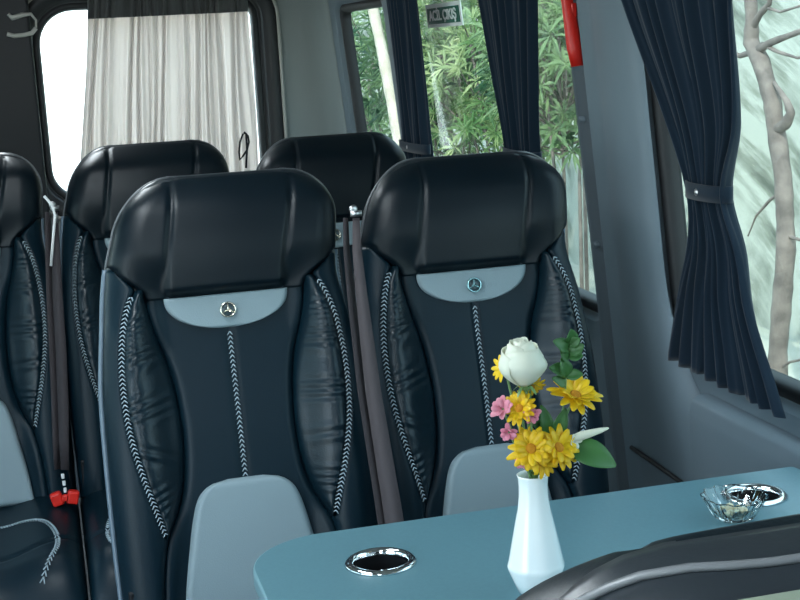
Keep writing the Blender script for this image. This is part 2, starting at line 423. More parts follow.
def stitch(curve, step=.0072, w=.0048, side=1):
    """zigzag thread along a list of (x, v)"""
    mb = MB(); L = []; acc = 0
    for (a, b) in zip(curve, curve[1:]):
        seg = sqrt((b[0]-a[0])**2+(b[1]-a[1])**2); t = 0
        while acc+seg-t*seg >= step or False:
            need = step-acc; t2 = t+need/seg
            if t2 > 1: break
            L.append(((a[0]+(b[0]-a[0])*t2, a[1]+(b[1]-a[1])*t2), ((b[0]-a[0])/seg, (b[1]-a[1])/seg))); acc = 0; t = t2
        acc += seg*(1-t)
    for (x, v), (tx, tv) in L:
        nx, nv = -tv, tx
        for s in (-1, 1):
            a = (x, v-0); b = (x+nx*w*s+tx*step*.75, v+nv*w*s+tv*step*.75)
            pa = P3(a[0], a[1], base_d(*a)+.0035); pb = P3(b[0], b[1], base_d(*b)+.0025)
            mb.tube([pa, (pa+pb)/2+FR*.0012, pb], [.0009,.0011,.0008], 5)
    return mb
def curve_of(fn, v0, v1, s=1, n=60): return [(s*fn(v0+(v1-v0)*i/n), v0+(v1-v0)*i/n) for i in range(n+1)]

def make_seat():
    t = thing('passenger_seat', '', 'seat')
    # shell: silhouette lofted from the front rim round to the back
    N = 60; side = [(halfw(v), v) for v in [VB*(i/N)**1.35 for i in range(N+1)]]
    out = [(-x, v) for x, v in reversed(side)]+[(x*k/6-0, 0) for k in range(-5, 6) for x in (side[0][0],)]+side
    out = [p for i, p in enumerate(out) if i == 0 or (abs(p[0]-out[i-1][0])+abs(p[1]-out[i-1][1])) > 1e-5]
    cx, cv = 0, .38
    def loop(ins, d):
        L = []
        for x, v in out:
            sx = x*(1-ins/.21); sv = cv+(v-cv)*(1-ins/.39); L.append(PT+V(sx+csh(v), 0, 0)+DN*sv*VS+FR*(d))
        return L
    mb = MB(); loops = [loop(.03,.04), loop(.006,.035), loop(0,.022), loop(.0,-.012), loop(.006,-.03), loop(.02,-.044), loop(.05,-.052), loop(.12,-.056)]
    ring(mb, loops); n = len(loops[0])
    mb.f.append(tuple(range(n))); mb.f.append(tuple(range(7*n, 8*n)))
    mb.build('backrest_shell', M['shell'], t)
    # piping round the back edge and round the front edge
    def pipe(ins, dfn, r, keep):
        m = MB(); L = [PT+V(x*(1-ins/.21)+csh(v), 0, 0)+DN*(cv+(v-cv)*(1-ins/.39))*VS+FR*dfn(x, v) for x, v in out if keep(x, v)]
        m.tube(L, r, 8); return m
    hood = lambda x, v: (.016-.017*smooth((.175-abs(x))/.12)) if v < .09 else .014-.036*smooth((v-.12)/.10)
    pipe(-.0012, hood, .0020, lambda x, v: True).build('piping', M['piping_grey'], t)
    for s in (-1, 1):
        pipe(-.002, lambda x, v: .020, .0048, lambda x, v: v > .15 and x*s > 0).build('side_piping', M['piping_blue'], t)
        pipe(-.001, lambda x, v: .002, .0028, lambda x, v: v > .19 and x*s > 0).build('side_piping', M['piping_blue'], t)
    # headrest
    def hx(x, v, u):
        g = 0
        for s in (-1, 1): g -= .006*math.exp(-((x-s*(.103-.02*v))/.0045)**2)
        ctr = 1-smooth((abs(x)-.096)/.012)                 # the middle overhangs the badge, the wings run on into the shoulders
        low = smooth((v-.13)/.075)
        return g*(1-low*(1-ctr))+(.016*smooth((v-.01)/.06)+.004*cos(pi*x/.21))*(ctr+(1-ctr)*(1-low)) - ctr*.020*smooth((v-.196)/.016)
    pad(0, lambda v: -headw(v), headw, .005, .212, 96, 44, lift=.0035, r=.010, h=.009, extra=hx, skirt=.03, ends=(0,0)).build('headrest', M['leather_head'], t)
    # centre panel, ruched leaves, outer bolsters
    def cxt(x, v, u): return -.004*math.exp(-(x/.006)**2)*(1 if v < .53 else 0)
    pad(0, lambda v: -inn(v), inn, .198, VB, 56, 90, extra=cxt, ends=(0,1)).build('centre_panel', M['leather'], t)
    for s in (-1, 1):
        def ruch(x, v, u):
            k = sin(pi*min(1, max(0, u)))
            ph = v*230+14*sin(v*19+.7)+6*sin(v*47)-6*u*(1 if s > 0 else -1)
            return .0045*k*k*0+ .0014*sin(ph+u*4)*(.15+.85*abs(sin(v*41+1.3)))*smooth((v-.2)/.03)*(u if s > 0 else 1-u)**.6 + .010*k
        a, b = (inn, stc) if s > 0 else (lambda v: -stc(v), lambda v: -inn(v))
        pad(0, a, b, .192, .608, 16, 190, extra=ruch, r=.01, h=.01).build('ruched_panel', M['leather_soft'], t)
        def ol(v):
            if v < .19: return sinterp([(.15,.190),(.17,.170),(.19,.151)], v)
            return stc(v) if v < .61 else inn(v)
        hw = lambda v: halfw(v)+.0005
        a, b = (ol, hw) if s > 0 else (lambda v: -hw(v), lambda v: -ol(v))
        pad(0, a, b, .152, VB, 14, 120, r=.008, h=.008, sideround=(1,0) if s > 0 else (0,1), skirt=.02).build('bolster', M['leather'], t)
        stitch(curve_of(stc, .197, .603, s)).build('stitching', M['thread'], t)
    stitch([(0, .268), (0, .522)], step=.008, w=.0042).build('stitching', M['thread'], t)
    # half moon badge plate
    def bw(v): k = max(0, min(1, (v-.212)/.057)); return .104*(1-k**2.4)**(1/1.9)+.001
    pad(0, lambda v: -bw(v), bw, .211, .2685, 40, 26, lift=.010, r=.004, h=.004, skirt=.012).build('badge_plate', M['pale_leather'], t)
    # emblem: disc, ring and three-pointed star
    c = P3(0, .239, base_d(0, .239)+.0135); X = V(1,0,0); U = -DN; Nn = FR
    Mx = Matrix((X, U, Nn)).transposed()
    mb = MB(); mb.lathe([(.0001,.0),(.0001,.002),(.0115,.002),(.0115,0)], 28, c, Mx); em = mb.build('emblem', M['emblem_dark'], t)
    mb = MB(); mb.lathe([(.0112,0),(.0112,.0032),(.0120,.0042),(.0134,.0038),(.014,.002),(.014,-.002)], 36, c, Mx); mb.build('emblem_ring', M['warm_chrome'], em)
    mb = MB()
    pts = []
    for k in range(6):
        a = pi/2+k*pi/3; r = .0118 if k % 2 == 0 else .0028
        pts.append(c+Mx @ V(r*cos(a), r*sin(a), .0022))
    top = c+Mx @ V(0,0,.0052); mb.add(pts+[top], [(k, (k+1) % 6, 6) for k in range(6)]); mb.build('emblem_star', M['warm_chrome'], em, sm=False)
    # pale lower pad
    lw = lambda v: sinterp([(.524,.030),(.527,.050),(.535,.068),(.55,.082),(.58,.093),(.64,.106),(.70,.117),(VB,.126)], v)
    pad(0, lambda v: -lw(v), lw, .524, VB-.004, 40, 50, lift=.014, r=.009, h=.009, skirt=.02).build('lower_pad', M['pale_leather'], t)
    # plate on the rear of the backrest
    mb = MB()
    def bp(u, v):
        vv = .001+.67*v; w = .095+.05*smooth(v/.4); x = (2*u-1)*w
        e = min(1-abs(2*u-1), v, 1-v)
        return PT+V(x+csh(vv), 0, 0)+DN*vv*VS+FR*(min(-.014-.048*sqrt(min(1, vv/.06)), 0)-.004*smooth(e/.05))-DN*.0015*(vv < .03)
    mb.grid(bp, 30, 40); mb.build('rear_plate', M['back_panel'], t)
    # cushion
    CY0, CY1, CW = -.67, -.115, .222
    def cush(u, v, top=True):
        a = (2*u-1)
        y = CY1+(CY0-CY1)*v; x = CW*a
        ex = CW-abs(x); z = .452
        z += .020*smooth((abs(x)-.05)/.11)
        r = .05
        if ex < r: z -= (r-sqrt(max(0, r*r-(r-ex)**2)))
        ef = y-CY0; rf = .11
        if ef < rf: z -= (rf-sqrt(max(0, rf*rf-(rf-ef)**2)))
        g = abs(v-.62-.1*(1-(a)**2)); z -= .006*math.exp(-(g/.012)**2)
        return V(x, y, z)
    mb = MB(); mb.grid(cush, 60, 60)
    B = [(i, 0) for i in range(61)]+[(60, j) for j in range(1, 61)]+[(i, 60) for i in range(59, -1, -1)]+[(0, j) for j in range(59, 0, -1)]
    b0 = len(mb.v)
    for i, j in B:
        p = mb.v[j*61+i]; mb.v.append(V(p.x*.97, p.y, min(p.z, .36) if p.z > .36 else p.z-.02))
    m = len(B)
    for k in range(m):
        i, j = B[k]; i2, j2 = B[(k+1) % m]; mb.f.append((j*61+i, j2*61+i2, b0+(k+1) % m, b0+k))
    mb.f.append(tuple(range(b0, b0+m)))
    cu = mb.build('cushion', M['leather'], t)
    mb = MB()
    T1 = [(0,.05),(.2,.10),(.4,.148),(.6,.170),(.8,.168),(1,.135)]; T2 = [(0,-.315),(.2,-.32),(.4,-.37),(.6,-.46),(.8,-.55),(1,-.64)]
    arch = [(-sinterp(T1, 1-k_/14), sinterp(T2, 1-k_/14)) for k_ in range(15)]+[(sinterp(T1, k_/14), sinterp(T2, k_/14)) for k_ in range(15)]
    fine = []
    for i in range(len(arch)-1):
        for k in range(6 if i != 14 else 24): t_ = k/(6 if i != 14 else 24); fine.append((arch[i][0]+(arch[i+1][0]-arch[i][0])*t_, arch[i][1]+(arch[i+1][1]-arch[i][1])*t_))
    def ctop(x, y): return cush((x/CW+1)/2, (y-CY1)/(CY0-CY1))
    for (a, b) in list(zip(fine, fine[1:]))[::2]:
        dx, dy = b[0]-a[0], b[1]-a[1]; L_ = sqrt(dx*dx+dy*dy); nx, ny = -dy/L_, dx/L_
        for s in (-1, 1):
            pa = ctop(*a)+V(0,0,.0035); pb = ctop(a[0]+dx*1.6+nx*.005*s, a[1]+dy*1.6+ny*.005*s)+V(0,0,.0025)
            mb.tube([pa, pb], .0014, 5)
    mb.build('stitching', M['thread'], cu)
    # frame and feet
    mb = MB(); mb.box((0, -.36, .325), (.38, .46, .07)); bevel(mb.build('seat_frame', M['black'], t, sm=False), .01)
    for s in (-1, 1):
        mb = MB(); mb.tube([(s*.15, -.56, .31), (s*.15, -.57, .02), (s*.15, -.54, .012), (s*.15, -.16, .012), (s*.15, -.15, .02), (s*.15, -.16, .31)], .016, 10)
        mb.build('leg', M['steel'], t)
    for s in (-1, 1):
        mb = MB(); mb.box((s*.205, -.13, .45), (.014, .10, .18)); bevel(mb.build('hinge_cover', M['black'], t, sm=False), .004)
    return t
G1 = 'passenger seats facing the table'; G2 = 'passenger seats of the rear row'
seat = make_seat()
seat.location = (.292, 2.433, 0)
seat['label'] = 'black leather minibus seat left of the flower vase, gold-toned emblem on its pale badge'; seat['group'] = G1
s2 = dup(seat, (.744, 2.433, 0), 0, 'black leather minibus seat by the side window, silver-blue emblem, directly behind the flowers', G1)
for ch in s2.children:
    if ch.name.startswith('emblem'):
        ch.data = ch.data.copy(); ch.data.materials[0] = M['emblem_dark']
        for g in ch.children: g.data = g.data.copy(); g.data.materials[0] = M['emblem_teal']
seat.scale = (1.035, 1, 1); s2.scale = (.995, 1, 1)
s3 = dup(seat, (-.206, 3.247, 0), 0, 'rear-row black leather seat cut off by the left picture edge, its cushion in view', G2)
s4 = dup(seat, (.226, 3.247, 0), 0, 'rear-row black leather seat in front of the curtained rear window', G2)
s5 = dup(seat, (.660, 3.247, 0), 0, 'rear-row black leather seat by the corner post, nearest the side windows', G2)
s6 = dup(seat, (.368, .541, 0), pi, 'near black seat seen from behind in the bottom right corner, facing the table', None)
for q in (s3, s4, s5): q.scale = (.965, 1, 1.011)
s5.scale = (.965, 1, 1.002); s6.scale = (1, 1, 1)
s6['group'] = 'seats at the near side of the table'

# ------------------------------------------------------------------ table
TY0, TY1, TX0, TX1 = 1.40, 1.925, .230, 1.135
def table_outline(ins=0):
    pts = rrect(TX0+ins, TX1-ins, TY0+ins, TY1-ins, [max(.004, r-ins) for r in (.012, .12, .12, .012)], 14)
    return pts
HOLES = [(.403, 1.772), (1.003, 1.817)]
tb = thing('side_table', 'blue-grey table fixed to the side wall with two chrome cup holders', 'table', (.67, 1.66, 0))
off = V(-.67, -1.66, 0)
bm = bmesh.new()
loops = [table_outline(.003)]+[[(cx+.041*cos(2*pi*k/40), cy+.041*sin(2*pi*k/40)) for k in range(40)] for cx, cy in HOLES]
for loop in loops:
    vs = [bm.verts.new((a, b, .72)) for a, b in loop]
    for i in range(len(vs)): bm.edges.new((vs[i], vs[(i+1) % len(vs)]))
bmesh.ops.triangle_fill(bm, use_beauty=True, use_dissolve=False, edges=bm.edges[:], normal=(0,0,1))
top_v = [v.co.copy() for v in bm.verts]; top_f = [tuple(v.index for v in f.verts) for f in bm.faces]
bm.verts.index_update(); top_f = [tuple(v.index for v in f.verts) for f in bm.faces]; bm.free()
mb = MB(); mb.add([v+off for v in top_v], top_f)
mb.add([v+off-V(0,0,.028) for v in top_v], top_f)
for cx, cy in HOLES:
    ring(mb, [[V(cx+.041*cos(2*pi*k/40), cy+.041*sin(2*pi*k/40), z)+off for k in range(40)] for z in (.72,.692)])
mb.build('table_top', M['table'], tb, sm=False)
mb = MB(); ring(mb, [[V(a, b, z)+off for a, b in table_outline(ins)] for ins, z in ((.003,.72),(.001,.719),(0,.716),(0,.696),(.001,.693),(.003,.692))])
mb.build('edge_band', M['table_edge'], tb)
mb = MB(); mb.tube([V(.70,1.66,.03)+off, V(.70,1.66,.692)+off], .03, 20); mb.build('pedestal', M['steel'], tb)
mb = MB(); mb.lathe([(.001,.035),(.12,.03),(.14,.01),(.14,.0),(.001,0)], 32, V(.70,1.66,0)+off); mb.build('foot_plate', M['black'], tb)
mb = MB(); mb.box(V(1.125, 1.66, .68)+off, (.04, .40, .022)); mb.build('wall_bracket', M['steel'], tb, sm=False)
for cx, cy in HOLES:
    c = V(cx, cy, .72)+off
    mb = MB(); mb.lathe([(.0375,-.004),(.038,.002),(.0405,.0055),(.045,.006),(.0495,.0035),(.051,.0004),(.049,.0002)], 48, c); ch = mb.build('cup_holder', M['chrome'], tb)
    mb = MB(); mb.lathe([(.0385,.001),(.0375,-.03),(.035,-.068),(.001,-.07)], 40, c); mb.build('cup_well', M['black'], ch)

# ------------------------------------------------------------------ vase and flowers
VX, VY, VZ = .570, 1.600, .72
vz = thing('flower_vase', 'white porcelain bud vase standing on the blue-grey table', 'vase', (VX, VY, VZ))
prof = [(.001,.003),(.021,.003),(.022,0),(.0245,.001),(.031,.016),(.0365,.030),(.0375,.0345),(.0365,.037),(.0355,.041),(.031,.062),(.026,.085),(.0215,.105),(.0192,.122),(.0188,.135),(.0198,.146),(.0208,.1485),(.0195,.149),(.0175,.146),(.0165,.135),(.017,.12),(.022,.09),(.029,.05),(.030,.036),(.02,.012),(.001,.01)]
mb = MB(); n = 40
for (r, z) in prof:
    z *= 1.06
    for k in range(n):
        a = 2*pi*k/n; fac = 1+(.018*cos(8*a) if .03 < z < .14 else 0)
        mb.v.append(V(r*fac*cos(a), r*fac*sin(a), z))
for i in range(len(prof)-1):
    for k in range(n):
        a = i*n+k; b = i*n+(k+1) % n; mb.f.append((a, b, b+n, a+n))
mb.build('vase_body', M['porcelain'], vz)

def frame(nv):
    nv = Vector(nv).normalized(); a = V(0,0,1) if abs(nv.z) < .9 else V(1,0,0)
    u = (a-nv*a.dot(nv)).normalized(); w = nv.cross(u); return u, w, nv
def petal(mb, c, u, w, nv, ang, L, W, lift, curl=0, r0=0, n=6, tipw=.25):
    d = u*cos(ang)+w*sin(ang); s = nv.cross(d)
    base = len(mb.v)
    for i in range(n+1):
        t = i/n; wd = W*(sin(pi*(.12+.80*t)))**.7*(1 if t < .85 else .75)
        p = c+d*(r0+L*t*cos(lift))+nv*(L*t*sin(lift)-curl*L*t*t)
        mb.v += [p-s*wd+nv*wd*.25, p, p+s*wd+nv*wd*.25]
    for i in range(n):
        for k in range(2):
            a = base+i*3+k; mb.f.append((a, a+1, a+4, a+3))
def stem_to(root, c, M_=None, r=.0016, bend=0, into=None):
    """stem from inside the vase up to the flower head (world coordinates -> local)"""
    a = Vector(into) if into else V(VX+random.uniform(-.004,.004), VY+random.uniform(-.004,.004), VZ+.09)
    mouth = V(VX+(c.x-VX)*.10, VY+(c.y-VY)*.10, VZ+.155); mouth.x = max(VX-.011, min(VX+.011, mouth.x))
    pts = [a, a.lerp(mouth, .6), mouth]
    for i in range(1, 9):
        t = i/8; p = mouth.lerp(c, t)+V(0,0,bend*sin(pi*t)); pts.append(p)
    mb = MB(); mb.tube([p-root.location for p in pts], r, 6); return mb.build('stem', M_ or M['stem'], root)
def daisy(label, px, py, y, face, R=.023, np=15, layers=2, cen=True, mat=None, name='yellow_daisy', cat='flower', group='yellow daisies in the vase'):
    R *= 1.1; c = onY(px, py, y); root = thing(name, label, cat, (VX, VY, VZ), 0, group); cl = c-root.location
    u, w, nv = frame(face); mb = MB()
    for l in range(layers):
        for k in range(np):
            a = 2*pi*(k+.5*l)/np+random.uniform(-.08,.08)
            petal(mb, cl+nv*.001*l, u, w, nv, a, R*random.uniform(.86,1.04)*(1-.16*l), R*.17, radians(12+20*l+random.uniform(-8,8)), curl=.15, r0=R*.12)
    solid(mb.build('petals', mat or M['yellow'], root), .0004)
    if cen:
        mb = MB(); Mx = Matrix((u, w, nv)).transposed()
        mb.lathe([(.0001,-.001),(R*.24,-.001),(R*.27,.0015),(R*.2,.0042),(R*.1,.0052),(.0001,.0054)], 16, cl, Mx); mb.build('flower_centre', M['yellow_c'], root)
        mb = MB(); mb.lathe([(.0001,-.006),(R*.12,-.005),(R*.26,-.001),(R*.24,.001),(.0001,.001)], 12, cl, Mx); mb.build('calyx', M['stem'], root)
    stem_to(root, c-nv*.004)
    return root
daisy('yellow daisy lowest on the left above the vase mouth', 531, 449, 1.575, (-.25,-.8,.45), .027, 13)
daisy('yellow daisy low on the right above the vase mouth, touching the large leaf', 558, 448, 1.572, (.25,-.75,.5), .027, 13)
daisy('yellow daisy turned sideways beneath the green sprig', 575, 396, 1.60, (.12,-.45,.85), .031, 13)
daisy('small yellow daisy peeking out left of the white rose', 503, 368, 1.62, (-.75,-.35,.35), .017, 11, 1)
daisy('pale yellow daisy between the pink blossoms and the rose', 520, 409, 1.585, (-.5,-.6,.5), .021, 13)
daisy('yellow daisy tucked underneath the white rose', 531, 386, 1.60, (.05,-.5,-.35), .017, 13, 1)
daisy('yellow daisy drooping over the vase rim', 543, 462, 1.568, (.0,-.85,.1), .018, 13, 1)
# white rose
c = onY(525, 382, 1.59); root = thing('white_rose', 'cream-white rose bud, the tallest bloom in the white vase', 'flower', (VX, VY, VZ)); cl = c-root.location
axis = V(-.12,-.02,1).normalized(); u, w, nv = frame(axis); mb = MB()
for l, (rr, hh, npet, ph) in enumerate(((.033,.050,3,.3),(.031,.058,3,1.35),(.024,.060,3,.5),(.015,.060,3,1.6),(.007,.058,2,.2))):
    for k in range(npet):
        a0 = ph+2*pi*k/npet; span = 2*pi/npet*.68
        base = len(mb.v); nu, nvv = 8, 9
        for j in range(nvv+1):
            t = j/nvv; r = rr*(.22+.78*sin(min(1, t*1.25)*pi/2)**.8)*(1-(.50 if l else .30)*smooth((t-.45)/.55))
            for i in range(nu+1):
                s = 2*i/nu-1; a = a0+s*span; top = hh*(1-.16*abs(s)**2.2)
                d = u*cos(a)+w*sin(a); mb.v.append(cl+nv*(top*t-.004)+d*(r*(1+.05*s)))
        for j in range(nvv):
            for i in range(nu):
                q = base+j*(nu+1)+i; mb.f.append((q, q+1, q+nu+2, q+nu+1))
solid(mb.build('petals', M['rose'], root), .0006)
mb = MB(); Mx = Matrix((u, w, nv)).transposed()
mb.lathe([(.0001,-.012),(.004,-.011),(.006,-.006),(.007,-.003),(.0001,-.002)], 12, cl, Mx)
for k in range(5): petal(mb, cl-nv*.004, u, w, nv, 2*pi*k/5, .016, .0028, radians(-5), curl=.5, r0=.004)
mb.build('calyx', M['stem'], root); stem_to(root, c-nv*.01, r=.0022)
# pink blossoms
def pink(label, px, py, y, face, R):
    c = onY(px, py, y); root = thing('pink_blossom', label, 'flower', (VX, VY, VZ), 0, 'pink blossoms in the vase'); cl = c-root.location
    u, w, nv = frame(face); mb = MB()
    for l in range(2):
        for k in range(5): petal(mb, cl, u, w, nv, 2*pi*(k+.5*l)/5+random.uniform(-.2,.2), R*random.uniform(.8,1.1), R*.26, radians(25+25*l+random.uniform(-15,15)), curl=.25, r0=R*.08)
    solid(mb.build('petals', M['pink'], root), .0005); stem_to(root, c)
pink('pink blossom furthest left of the bouquet, beside the pale yellow daisy', 503, 409, 1.59, (-.6,-.5,.5), .018)
pink('pink blossom low at the left of the bouquet', 509, 432, 1.585, (-.5,-.6,.0), .014)
pink('pink blossom in the middle of the bouquet under the rose', 531, 415, 1.578, (.1,-.8,.4), .014)
pink('small pink blossom at the left of the vase rim', 522, 462, 1.575, (-.5,-.7,-.1), .011)
# sprig, large leaf, white bud
def leafblade(mb, base, tip, W, up=V(0,-.4,1), n=10, fold=.18):
    base, tip = Vector(base), Vector(tip); d = tip-base; L = d.length; s = d.cross(up).normalized(); nn = s.cross(d).normalized()
    b = len(mb.v)
    for i in range(n+1):
        t = i/n; wd = W*sin(pi*(.04+.94*t))**.75*(1-.25*t); p = base+d*t+nn*(.08*L*sin(pi*t))
        mb.v += [p-s*wd+nn*wd*fold*1.5, p-s*wd*.5+nn*wd*fold*.5, p, p+s*wd*.5+nn*wd*fold*.5, p+s*wd+nn*wd*fold*1.5]
    for i in range(n):
        for k in range(4): a = b+i*5+k; mb.f.append((a, a+1, a+6, a+5))
root = thing('leafy_sprig', 'green leafy sprig rising highest at the right of the bouquet', 'greenery', (VX, VY, VZ)); o = root.location
tops = [onY(*p, 1.60) for p in ((548,470),(560,430),(565,395),(567,360),(571,338))]
mb = MB(); mb.tube([V(VX,VY,VZ+.09)-o]+[p-o for p in tops], [.0016,.0016,.0015,.0014,.0012,.001], 6); mb.build('stem', M['stem'], root)
for (b, t_, W) in (((570,342),(571,329),.006),((569,350),(553,341),.0065),((569,352),(584,345),.0065),((568,355),(583,356),.006),((570,345),(580,338),.005),
                   ((566,372),(549,368),.006),((566,378),(561,358),.007),((566,376),(583,374),.005),((566,385),(552,378),.005),((567,362),(560,350),.005)):
    mb = MB(); leafblade(mb, onY(*b, 1.60)-o, onY(*t_, 1.592)-o, W*1.7, up=V(.1,-1,.5)); solid(mb.build('leaf', M['leaf'], root), .0004)
root = thing('rose_leaf', 'large glossy dark green leaf reaching right over the vase rim', 'leaf', (VX, VY, VZ)); o = root.location
mb = MB(); leafblade(mb, onY(566, 447, 1.585)-o, onY(616, 466, 1.56)-o, .0215, up=V(.1,-1,.75)); solid(mb.build('leaf_blade', M['leaf'], root), .0005)
stem_to(root, onY(567, 448, 1.585), r=.0013)
root = thing('rose_leaf', 'small dark green leaves in the heart of the bouquet above the lower daisies', 'leaf', (VX, VY, VZ)); o = root.location
for b, t_, W in (((548,440),(541,405),.011),((552,440),(566,408),.011),((545,430),(530,420),.008)):
    mb = MB(); leafblade(mb, onY(*b, 1.60)-o, onY(*t_, 1.60)-o, W, up=V(.1,-1,.4)); solid(mb.build('leaf_blade', M['leaf'], root), .0005)
stem_to(root, onY(549, 440, 1.60), r=.0013)
root = thing('white_bud', 'slender white bud pointing right above the large leaf', 'flower', (VX, VY, VZ)); o = root.location
mb = MB(); a, b = onY(570, 439, 1.58)-o, onY(609, 428, 1.57)-o
mb.tube([a.lerp(b, t) for t in (0,.1,.3,.55,.8,.95,1)], [.002,.0045,.0062,.005,.0036,.002,.0006], 10, flat=.6); mb.build('petals', M['rose'], root)
mb = MB(); c0 = onY(574, 441, 1.578)-o; u, w, nv = frame((.3,-.8,.2))
for k in range(4): petal(mb, c0, u, w, nv, .4+k*1.4, .011, .0035, radians(25))
solid(mb.build('outer_petals', M['rose'], root), .0005); stem_to(root, onY(570, 440, 1.58))

# clear dish with wrapped sweets
dx, dy = .930, 1.742
DSC = 1.13
ds = thing('glass_dish', 'small clear glass dish beside the far right cup holder', 'dish', (dx, dy, .72))
mb = MB(); prof = [(.001,.0015),(.022,.001),(.026,.004),(.036,.022),(.041,.030),(.0415,.032),(.0395,.031),(.034,.022),(.024,.007),(.001,.005)]; n = 48
for (r, z) in prof:
    for k in range(n):
        a = 2*pi*k/n; f = 1+(.04*(1 if k % 4 < 2 else -1) if r > .025 else 0); mb.v.append(V(r*f*cos(a), r*f*sin(a), z)*DSC)
for i in range(len(prof)-1):
    for k in range(n): a = i*n+k; b = i*n+(k+1) % n; mb.f.append((a, b, b+n, a+n))
mb.build('dish_body', M['clear'], ds, sm=False)
for i, (ax, ay, az, rz, lab) in enumerate(((-.011,-.010,.0125,.4,'pale wrapped sweet at the near left inside the glass dish'),(.012,-.006,.0125,1.7,'pale wrapped sweet at the near right inside the glass dish'),(.0,.014,.0125,2.6,'pale wrapped sweet at the back of the glass dish'))):
    mb = MB(); d = V(cos(rz), sin(rz), 0)
    mb.tube([d*k for k in (-.013,-.010,-.007,-.004,0,.004,.007,.010,.013)], [.005,.0035,.0015,.0055,.0065,.0055,.0015,.0035,.005], 8)
    o = mb.build('wrapped_sweet', M['candy']); o.location = (dx+ax, dy+ay, .72+az); tag(o, lab, 'sweet', 'sweets in the glass dish')

# ------------------------------------------------------------------ seat belts
def strap(mb, pts, w, th=.0022, wd=V(1,0,0)):
    pts = [Vector(p) for p in pts]; base = len(mb.v)
    for i, p in enumerate(pts):
        t = (pts[min(i+1, len(pts)-1)]-pts[max(i-1, 0)]).normalized(); W = (w[i] if isinstance(w, list) else w); wv = wd[i] if isinstance(wd, list) else wd
        wv = Vector(wv); s = (wv-t*wv.dot(t)).normalized(); nn = t.cross(s)
        mb.v += [p-s*W/2-nn*th/2, p+s*W/2-nn*th/2, p+s*W/2+nn*th/2, p-s*W/2+nn*th/2]
    for i in range(len(pts)-1):
        for k in range(4):
            a = base+i*4+k; b = base+i*4+(k+1) % 4; mb.f.append((a, b, b+4, a+4))
    mb.f.append((base, base+1, base+2, base+3)); e = base+4*(len(pts)-1); mb.f.append((e, e+1, e+2, e+3))
def belt(label, px_pts, yfun, wpx, name='seat_belt', light=True):
    P = [onY(px, py, yfun(py)) for px, py in px_pts]
    root = thing(name, label, 'seat belt', P[-1], 0, 'lap and shoulder belts'); o = P[-1]
    mb = MB(); strap(mb, [p-o for p in P], wpx, wd=V(1,-.35,0)); mb.build('webbing', M['webbing_lt'] if light else M['webbing'], root)
    mb = MB(); strap(mb, [p-o+V(-.016,.012,0) for p in P], [w*.9 for w in wpx] if isinstance(wpx, list) else wpx*.9, wd=V(1,.7,0)); mb.build('webbing', M['webbing'], root)
    g = P[0]-o
    mb = MB(); mb.lathe([(.0001,-.003),(.006,-.003),(.008,0),(.006,.003),(.0001,.003)], 16, g+V(-.004,0,.016), Matrix.Rotation(pi/2, 3, 'X')); mb.box(g+V(.0,-.002,.008), (.020,.006,.010)); mb.build('anchor', M['steel'], root)
    return root
belt('dark brown seat belt hanging in the gap between the two seats facing the table',
     [(356,218),(357,250),(361,290),(367,340),(373,390),(382,445),(391,500),(398,545),(400,590)],
     lambda py: 2.345-(py-215)*.00042, [.012,.016,.020,.024,.027,.030,.032,.034,.034])
belt('dark seat belt with a bright strap guide between the two left rear-row seats',
     [(55,212),(56,250),(58,300),(61,350),(63,400),(64,440),(65,470)], lambda py: 3.12-(py-215)*.0004, [.012,.018,.022,.024,.024,.022,.018], light=False)
root = thing('strap_guide', 'bright metal strap guide at the shoulder between the two left rear-row seats', 'strap guide', onY(52, 235, 3.10))
o = root.location; mb = MB(); strap(mb, [onY(44,196,3.10)-o, onY(52,205,3.10)-o, onY(55,215,3.10)-o, onY(53,240,3.10)-o, onY(51,266,3.10)-o], .006, .003); mb.build('guide_bar', M['white'], root)
mb = MB(); mb.tube([onY(56,215,3.10)-o, onY(57,232,3.14)-o], .004, 8); mb.build('pin', M['steel'], root)
# red buckle
bc = onY(65, 497, 2.97)
root = thing('belt_buckle', 'pair of red seat belt buckles lying where the left rear seat cushion meets its back', 'buckle', bc)
for s in (-1, 1):
    mb = MB(); mb.box((s*.017, 0, -.002), (.025, .02, .030), Matrix.Rotation(s*.25, 3, 'Y')); bevel(mb.build('buckle_head', M['red'], root, sm=False), .005)
mb = MB(); mb.box((0, -.006, .0), (.012, .014, .014)); bevel(mb.build('bridge', M['red'], root, sm=False), .003)
mb = MB()
for k in range(3): mb.box((.002-.001*k, -.002, .016+k*.016), (.007, .006, .011))
bevel(mb.build('white_clip', M['white'], root, sm=False), .002)

